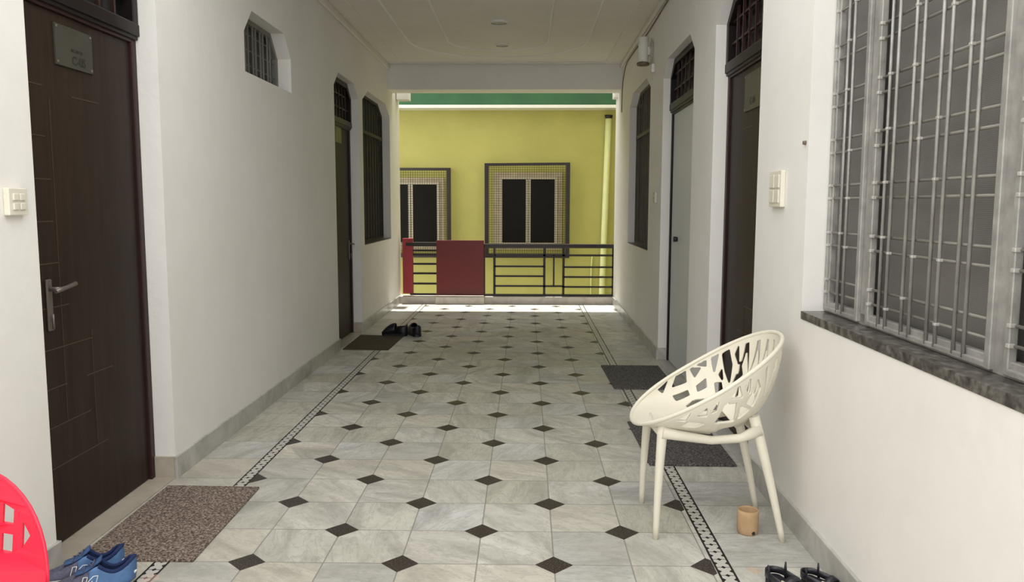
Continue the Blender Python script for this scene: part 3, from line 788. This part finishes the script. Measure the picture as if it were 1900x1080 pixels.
# ------------------------------------------------------------------ clay pot
px, py = .966, 3.347
e = empty('clay_pot', (px, py, 0)); tag(e, 'small tan clay pot standing on the floor under the cream chair', 'pot')
b = MB(); b.lathe((px, py, 0), [(0, .0), (.038, .0), (.043, .006), (.0455, .03), (.046, .09), (.045, .103), (.0415, .106), (.039, .100), (.038, .03), (0, .02)], 36)
b.build('body', M['clay'], e)
b = MB(); b.lathe((px, py, 0), [(.0395, .098), (.0385, .05), (.037, .022), (0, .0215)], 36); b.build('inner_wall', M['clay_in'], e)
b = MB(); a = math.radians(-72); cx_, cy_ = px+.0455*math.cos(a), py+.0455*math.sin(a)
b.tube([(cx_-.01*math.cos(a), cy_-.01*math.sin(a), .014), (cx_+.0012*math.cos(a), cy_+.0012*math.sin(a), .014)], .0075, 12); b.build('drain_hole', M['ink'], e)

# ------------------------------------------------------------------ running shoes
def running_shoe(loc, ang, label, side=1):
    """heel at origin, toe along +x before rotation; side=+1: logo on -y side"""
    L = .285
    ca, sa = math.cos(ang), math.sin(ang)
    fn = lambda x, y, z: (loc[0]+ca*x-sa*y, loc[1]+sa*x+ca*y, z)
    e = empty('running_shoe', loc); tag(e, label, 'shoe', 'blue running shoes by the left door')
    def half(t):                                            # sole half width
        return .034*(min(1, t/.06)**.5)*(1-.0*t) + (.0135*math.sin(PI*min(1, max(0, (t-.25)/.75)))) if t < .86 else (.034+.0135*math.sin(PI*(.61/.75)))*max(0, 1-((t-.86)/.14)**2)**.5
    n = 28
    ts = [i/n for i in range(n+1)]
    b = MB(fn)
    outl = [(t*L, half(t)*1.10) for t in ts]+[(t*L, -half(t)*1.10) for t in ts[::-1]][1:-1]
    b.prism(outl, .0, .026); b.build('sole', M['sole'], e, bevel=.005)
    def top(t):                                             # upper height
        if t < .10: return .096-.02*(t/.1)*0
        if t < .42: return .096
        if t < .60: return .096-(t-.42)/.18*.028
        return max(.030, .068-(t-.60)/.40*.040)
    def collar(t):                                          # rim height of the opening
        q = (t-.02)/.40; return .098-.036*math.sin(PI*min(1, max(0, q)))**1.0+.006*q
    rows = []; cl = []; cr_ = []
    m = 16
    for t in ts:
        hw = max(.004, half(t)); row = []
        op = .015 < t < .42
        hmax = collar(t) if op else top(t)
        for k in range(m+1):
            s2 = k/m
            if op:
                # two separate walls folded into a U: left wall down to the sole and up the right wall, open at the top
                if s2 < .5: q = s2/.5; y = -hw*(.80+.25*math.sin(PI*min(1, 1-q)*.9)); z = hmax*(1-q)+.018*q
                else: q = (s2-.5)/.5; y = hw*(.80+.25*math.sin(PI*min(1, q)*.9)); z = .018*(1-q)+hmax*q
                if abs(s2-.5) < .04: y *= 0
            else:
                a = PI*(1-s2); y = -hw*1.02*math.cos(a)*-1; y = -hw*1.03*math.cos(PI*s2)
                z = .018+(hmax-.018)*math.sin(PI*s2)**.62
            row.append((t*L, y, z))
        rows.append((op, row))
    ups = MB(fn); closed_rows = [r for op, r in rows if not op and r[0][0] > .1]
    ups.grid(closed_rows)
    left = [[(x, y, z) for x, y, z in r[:m//2]] for op, r in rows if op]; right = [[(x, y, z) for x, y, z in r[m//2+1:]] for op, r in rows if op]
    last = closed_rows[0]
    ups.build('toe_box', M['grey_mesh'], e, solid=.003, offset=-1)
    qb = MB(fn)
    # quarter: horseshoe wall around heel
    path = [r for r in left[::-1]]
    hs = []
    lt = [r for op, r in rows if op]
    def wall(r, sgn, k):                                    # k 0 bottom .. 1 top
        x = r[0][0]; t = x/L; hw = max(.006, half(t)); z = .018+(collar(t)-.018)*k
        y = sgn*hw*(1.06-.30*k**1.5); return (x, y, z)
    ks = [i/6 for i in range(7)]
    tl = [t for t in ts if .015 < t <= .50]
    def W_(t, sgn, k):
        hw = max(.006, half(t)); ht = collar(t) if t < .42 else top(t)
        z = .018+(ht-.018)*k; return (t*L, sgn*hw*(1.06-.30*k**1.5), z)
    ringpts = [[W_(t, -1, k) for k in ks] for t in tl[::-1]]
    ringpts += [[(-.004-.006*math.sin(PI*k*.8)+0., 0, .018+(.104-.018)*k) for k in ks]]
    ringpts += [[W_(t, 1, k) for k in ks] for t in tl]
    qb.grid(ringpts); qb.build('quarter', M['blue_light'], e, solid=.004, offset=1, weld=False)
    cb_ = MB(fn); rimp = [r[-1] for r in ringpts]
    rimp = [p for p in rimp if p[0] < .40*L]
    cb_.tube(rimp, .0075, 10); cb_.build('collar', M['navy'], e)
    ib = MB(fn); ib.grid([[(r[3][0], r[3][1]*.86, r[3][2]), (r[-1][0], r[-1][1]*.80, r[-1][2]-.002)] for r in ringpts if r[0][0] < .42*L]); ib.build('lining', M['navy'], e, solid=.003)
    fb = MB(fn); fb.prism([(t*L+.004, half(t)*.85) for t in ts[1:14]]+[(t*L+.004, -half(t)*.85) for t in ts[1:14][::-1]], .024, .034); fb.build('insole', M['navy'], e)
    tb = MB(fn); tg = []
    for k in range(8):
        q = k/7; x = L*(.36+.30*q); z = .112-.045*q-.01*math.sin(PI*q); w_ = .024-.004*q
        tg.append([(x, w_*math.sin(PI*(j/6-.5)), z+.006*math.cos(PI*(j/6-.5))) for j in range(7)])
    tb.grid(tg); tb.build('tongue', M['blue_mesh'], e, solid=.006)
    lb = MB(fn)
    for k in range(5):
        q = k/4; x = L*(.43+.22*q); z = .102-.036*q; w_ = .024
        lb.tube([(x, -w_, z-.004), (x+.004, 0, z+.007), (x+.008*(-1)**k, w_, z-.004)], .0022, 6)
    lb.build('laces', M['grey_mesh'], e)
    # outlined letter N on the outer side, following the upper
    nb = MB(fn); x0 = .40*L; sgn = -side
    def N_(x, z):
        t = x/L; hw = half(t); k = min(1, max(0, (z-.018)/(top(t)-.018)))
        return (x, sgn*(hw*(1.06-.30*k**1.5)+.0045), z)
    sl = .010
    Nn = [(0, 0), (.011, 0), (.011, .022), (.026, 0), (.038, 0), (.038, .036), (.027, .036), (.027, .014), (.012, .036), (0, .036)]
    pts = []
    for i in range(len(Nn)):
        (a0, c0), (a1, c1) = Nn[i], Nn[(i+1) % len(Nn)]
        for k in range(3):
            q = k/3; a_, c_ = a0+(a1-a0)*q, c0+(c1-c0)*q
            pts.append(N_(x0+(a_-c_*.25)*1.25+.010, .028+c_*1.05))
    nb.tube(pts, .0014, 5, closed=True); nb.build('side_letter', M['white_trim'], e)
    hb_ = MB(fn); hb_.tube([(-.004, -.012, .045), (-.009, 0, .047), (-.004, .012, .045)], .005, 6); hb_.build('heel_tab', M['white_trim'], e)
running_shoe((-1.560, 2.925, 0), math.radians(206), 'blue running shoe beside the left wall skirting, the farther of the pair', side=-1)
running_shoe((-1.468, 2.835, 0), math.radians(203), 'blue running shoe next to the mosaic border, the nearer of the pair', side=-1)

# ------------------------------------------------------------------ sandals
def sandal(loc, ang, label, s_=1.0, heel=True, group=None, tall=0.0):
    ca, sa = math.cos(ang)*s_, math.sin(ang)*s_
    fn = lambda x, y, z: (loc[0]+ca*x-sa*y, loc[1]+sa*x+ca*y, z*s_)
    e = empty('sandal', loc); tag(e, label, 'sandal', group)
    L = .265
    def half(t): return .031+.012*math.sin(PI*min(1, max(0, (t-.2)/.8))) if .06 < t < .9 else (.031*(max(0, t)/.06)**.5 if t <= .06 else .034*max(0, 1-((t-.9)/.1)**2)**.5)
    ts = [i/24 for i in range(25)]
    o = [(t*L, half(t)) for t in ts]+[(t*L, -half(t)) for t in ts[::-1]][1:-1]
    b = MB(fn); b.prism(o, 0, .024); b.build('sole', M['black_rubber'], e, bevel=.004)
    b = MB(fn); b.prism([(x*.96+.004, y*.9) for x, y in o], .024, .029); b.build('footbed', M['black_strap'], e)
    def strap(x, dx, h, w_, nm='strap', yw=1.04):
        b = MB(fn); rows = []
        for k in range(13):
            a = PI*k/12; hw = half(x/L)*yw
            rows.append([(x-w_/2+dx*math.sin(a), -hw*math.cos(a), .012+h*math.sin(a)**.7), (x+w_/2+dx*math.sin(a), -hw*math.cos(a)*.97, .012+h*.86*math.sin(a)**.7)])
        b.grid(rows); return b.build(nm, M['black_strap'], e, solid=.004)
    strap(.19, .0, .045, .045); strap(.125, .015, .062, .026)
    if heel:
        b = MB(fn); pts = [(.12, .040, 0)]
        for k in range(17):
            a = PI/2+PI*k/16; pts.append((.045+.046*math.cos(a), .038*math.sin(a), 0))
        pts.append((.12, -.040, 0))
        b.grid([[(x, y, z) for x, y, _ in pts] for z in (.030, .040, .056)]); b.build('heel_strap', M['black_strap'], e, solid=.004)
        for sg in (-1, 1):
            b = MB(fn); b.tube([(.05, sg*.037, .02), (.045, sg*.038, .065+tall), (.043, sg*.040, .085+tall)], [.006, .005, .003], 6); b.build('strap_end', M['black_strap'], e)
        b = MB(fn); b.box(.118, .132, -.042, -.036, .045, .06); b.build('buckle', M['buckle'], e, bevel=.001)
    return e
sandal((.925, 2.905, 0), math.radians(-68), 'black strappy sandal at the bottom edge, the one farther from the right skirting', 1.0, True, 'black sandals by the right wall')
sandal((1.050, 2.90, 0), math.radians(-56), 'black strappy sandal at the bottom edge, the one against the right skirting', .92, True, 'black sandals by the right wall')
def clog(loc, ang, label, s_=1.):
    ca, sa = math.cos(ang)*s_, math.sin(ang)*s_
    fn = lambda x, y, z: (loc[0]+ca*x-sa*y, loc[1]+sa*x+ca*y, z*s_*1.3)
    e = empty('slip_on_shoe', loc); tag(e, label, 'shoe', 'black shoes beside the farther left doormat')
    L = .27; ts = [i/20 for i in range(21)]
    def half(t): return (.040+.012*t)*min(1, (t/.08)**.5 if t > 0 else 0)*(1 if t < .85 else max(0, 1-((t-.85)/.15)**2)**.5)
    o = [(t*L, half(t)) for t in ts]+[(t*L, -half(t)) for t in ts[::-1]][1:-1]
    b = MB(fn); b.prism(o, 0, .028); b.build('sole', M['black_rubber'], e, bevel=.005)
    b = MB(fn); rows = []
    for t in ts[9:]:
        hw = max(.003, half(t)); h = .10*max(.28, 1-((t-.45)/.62)**2)
        rows.append([(t*L, -hw*math.cos(PI*k/12), .02+(h-.02)*math.sin(PI*k/12)**.7) for k in range(13)])
    b.grid(rows); b.build('vamp', M['black_strap'], e, solid=.004)
    b = MB(fn); pts = []
    for k in range(19):
        a = PI/2+PI*k/18; pts.append([(.045+.045*math.cos(a), .040*math.sin(a), .02+.075*j/4*(1-.25*abs(math.sin(a)))) for j in range(5)])
    pts = [[(.12, .045, .02+.05*j/4) for j in range(5)]]+pts+[[(.12, -.045, .02+.05*j/4) for j in range(5)]]
    b.grid(pts); b.build('heel_counter', M['black_strap'], e, solid=.004)
clog((-1.275, 8.48, .011), math.radians(172), 'black shoe beside the farther left doormat, nearer the wall', 1.06)
clog((-1.145, 8.41, .0), math.radians(118), 'black shoe beside the farther left doormat, nearer the corridor middle', 1.06)

# ------------------------------------------------------------------ red plastic chair
RCX, RCY = -1.385, 1.75
e = empty('plastic_chair', (RCX, RCY-.25, 0)); tag(e, 'glossy red plastic chair with cut-out back at the bottom left corner', 'chair')
n = 26
def se(k, cz=.54, rx=.283, rz=.240): a = PI*k/n; return (RCX+rx*math.cos(a), cz+rz*math.sin(a))
outer = [(RCX-.225, .40), (RCX+.225, .40)]+[se(k) for k in range(n+1)]
holes = []
cols = [(-.185-.045*0, .0)]
holes.append([(RCX+.196, .603), (RCX+.221, .637), (RCX+.195, .666)]); holes.append([(RCX-.196, .603), (RCX-.195, .666), (RCX-.221, .637)])
for ci in range(-3, 4):
    cx_ = RCX+ci*.0500; w_ = .0165
    for z0, z1 in ((.588, .630), (.654, .700), (.716, .744)):
        if z0 > .71 and abs(ci) > 1: continue
        q = [(cx_-w_, z0), (cx_+w_, z0), (cx_+w_, z1), (cx_-w_, z1)]
        if abs(ci) == 3 and z0 > .65: q = [(cx_-w_, z0), (cx_+w_, z0), (cx_+w_, z1-(.012 if ci > 0 else 0)), (cx_-w_, z1-(.012 if ci < 0 else 0))]
        holes.append(q)
tiltf = lambda x, z, d=0.: (x, RCY+d+(z-.6)*.18+1.0*(.08-(x-RCX)**2), z)
tmp = curve_slab(outer, holes, tiltf, -.004, .004, 'backrest', M['red_plastic'])
# reparent the slab under the chair
me = tmp.data; off = Vector(WLOC[tmp.name])-Vector(WLOC[e.name])
for v_ in me.vertices: v_.co += off
tmp.location = (0, 0, 0); tmp.parent = e
b = MB(tiltf); b.tube([(x, z, -.0) for x, z in ([se(k) for k in range(n+1)])], .0055, 8); b.build('back_rim', M['red_plastic'], e)
b = MB()
rows = []
for k in range(9):
    y = RCY-.02-.44*k/8; hw = .215+.02*k/8
    rows.append([(RCX+hw*(j/5-1), y, .43-.012*math.cos((j/5-1)*PI/2)+(0 if k < 7 else -.015*(k-6))) for j in range(11)])
b.grid(rows); b.build('seat', M['red_plastic'], e, solid=.006)
for sx_ in (-1, 1):
    b = MB(); b.tube([(RCX+sx_*.262, RCY-.0, .50), (RCX+sx_*.285, RCY-.16, .60), (RCX+sx_*.285, RCY-.34, .645), (RCX+sx_*.265, RCY-.42, .60), (RCX+sx_*.24, RCY-.44, .43)], [.016, .02, .022, .02, .018], 10, flat=.6)
    b.build('armrest', M['red_plastic'], e)
    for (yt, yb) in ((RCY-.03, RCY+.06), (RCY-.42, RCY-.46)):
        b = MB(); b.tube([(RCX+sx_*.215, yt, .44), (RCX+sx_*.24, yb, 0)], [.026, .018], 10); b.build('leg', M['red_plastic'], e)

# ------------------------------------------------------------------ bit of red cloth on the near sill
b = MB(RW)
b.tube([(1.70, .972, -.004), (1.74, .966, -.014), (1.78, .955, -.010), (1.80, .935, -.012)], [.006, .008, .006, .002], 6)
b.tube([(1.60, .975, -.003), (1.70, .970, -.010), (1.76, .945, -.012)], [.010, .008, .003], 6)
tag(b.build('cloth_scrap', M['red_cloth']), 'dark red cloth scrap on the sill of the silver grille window', 'cloth')
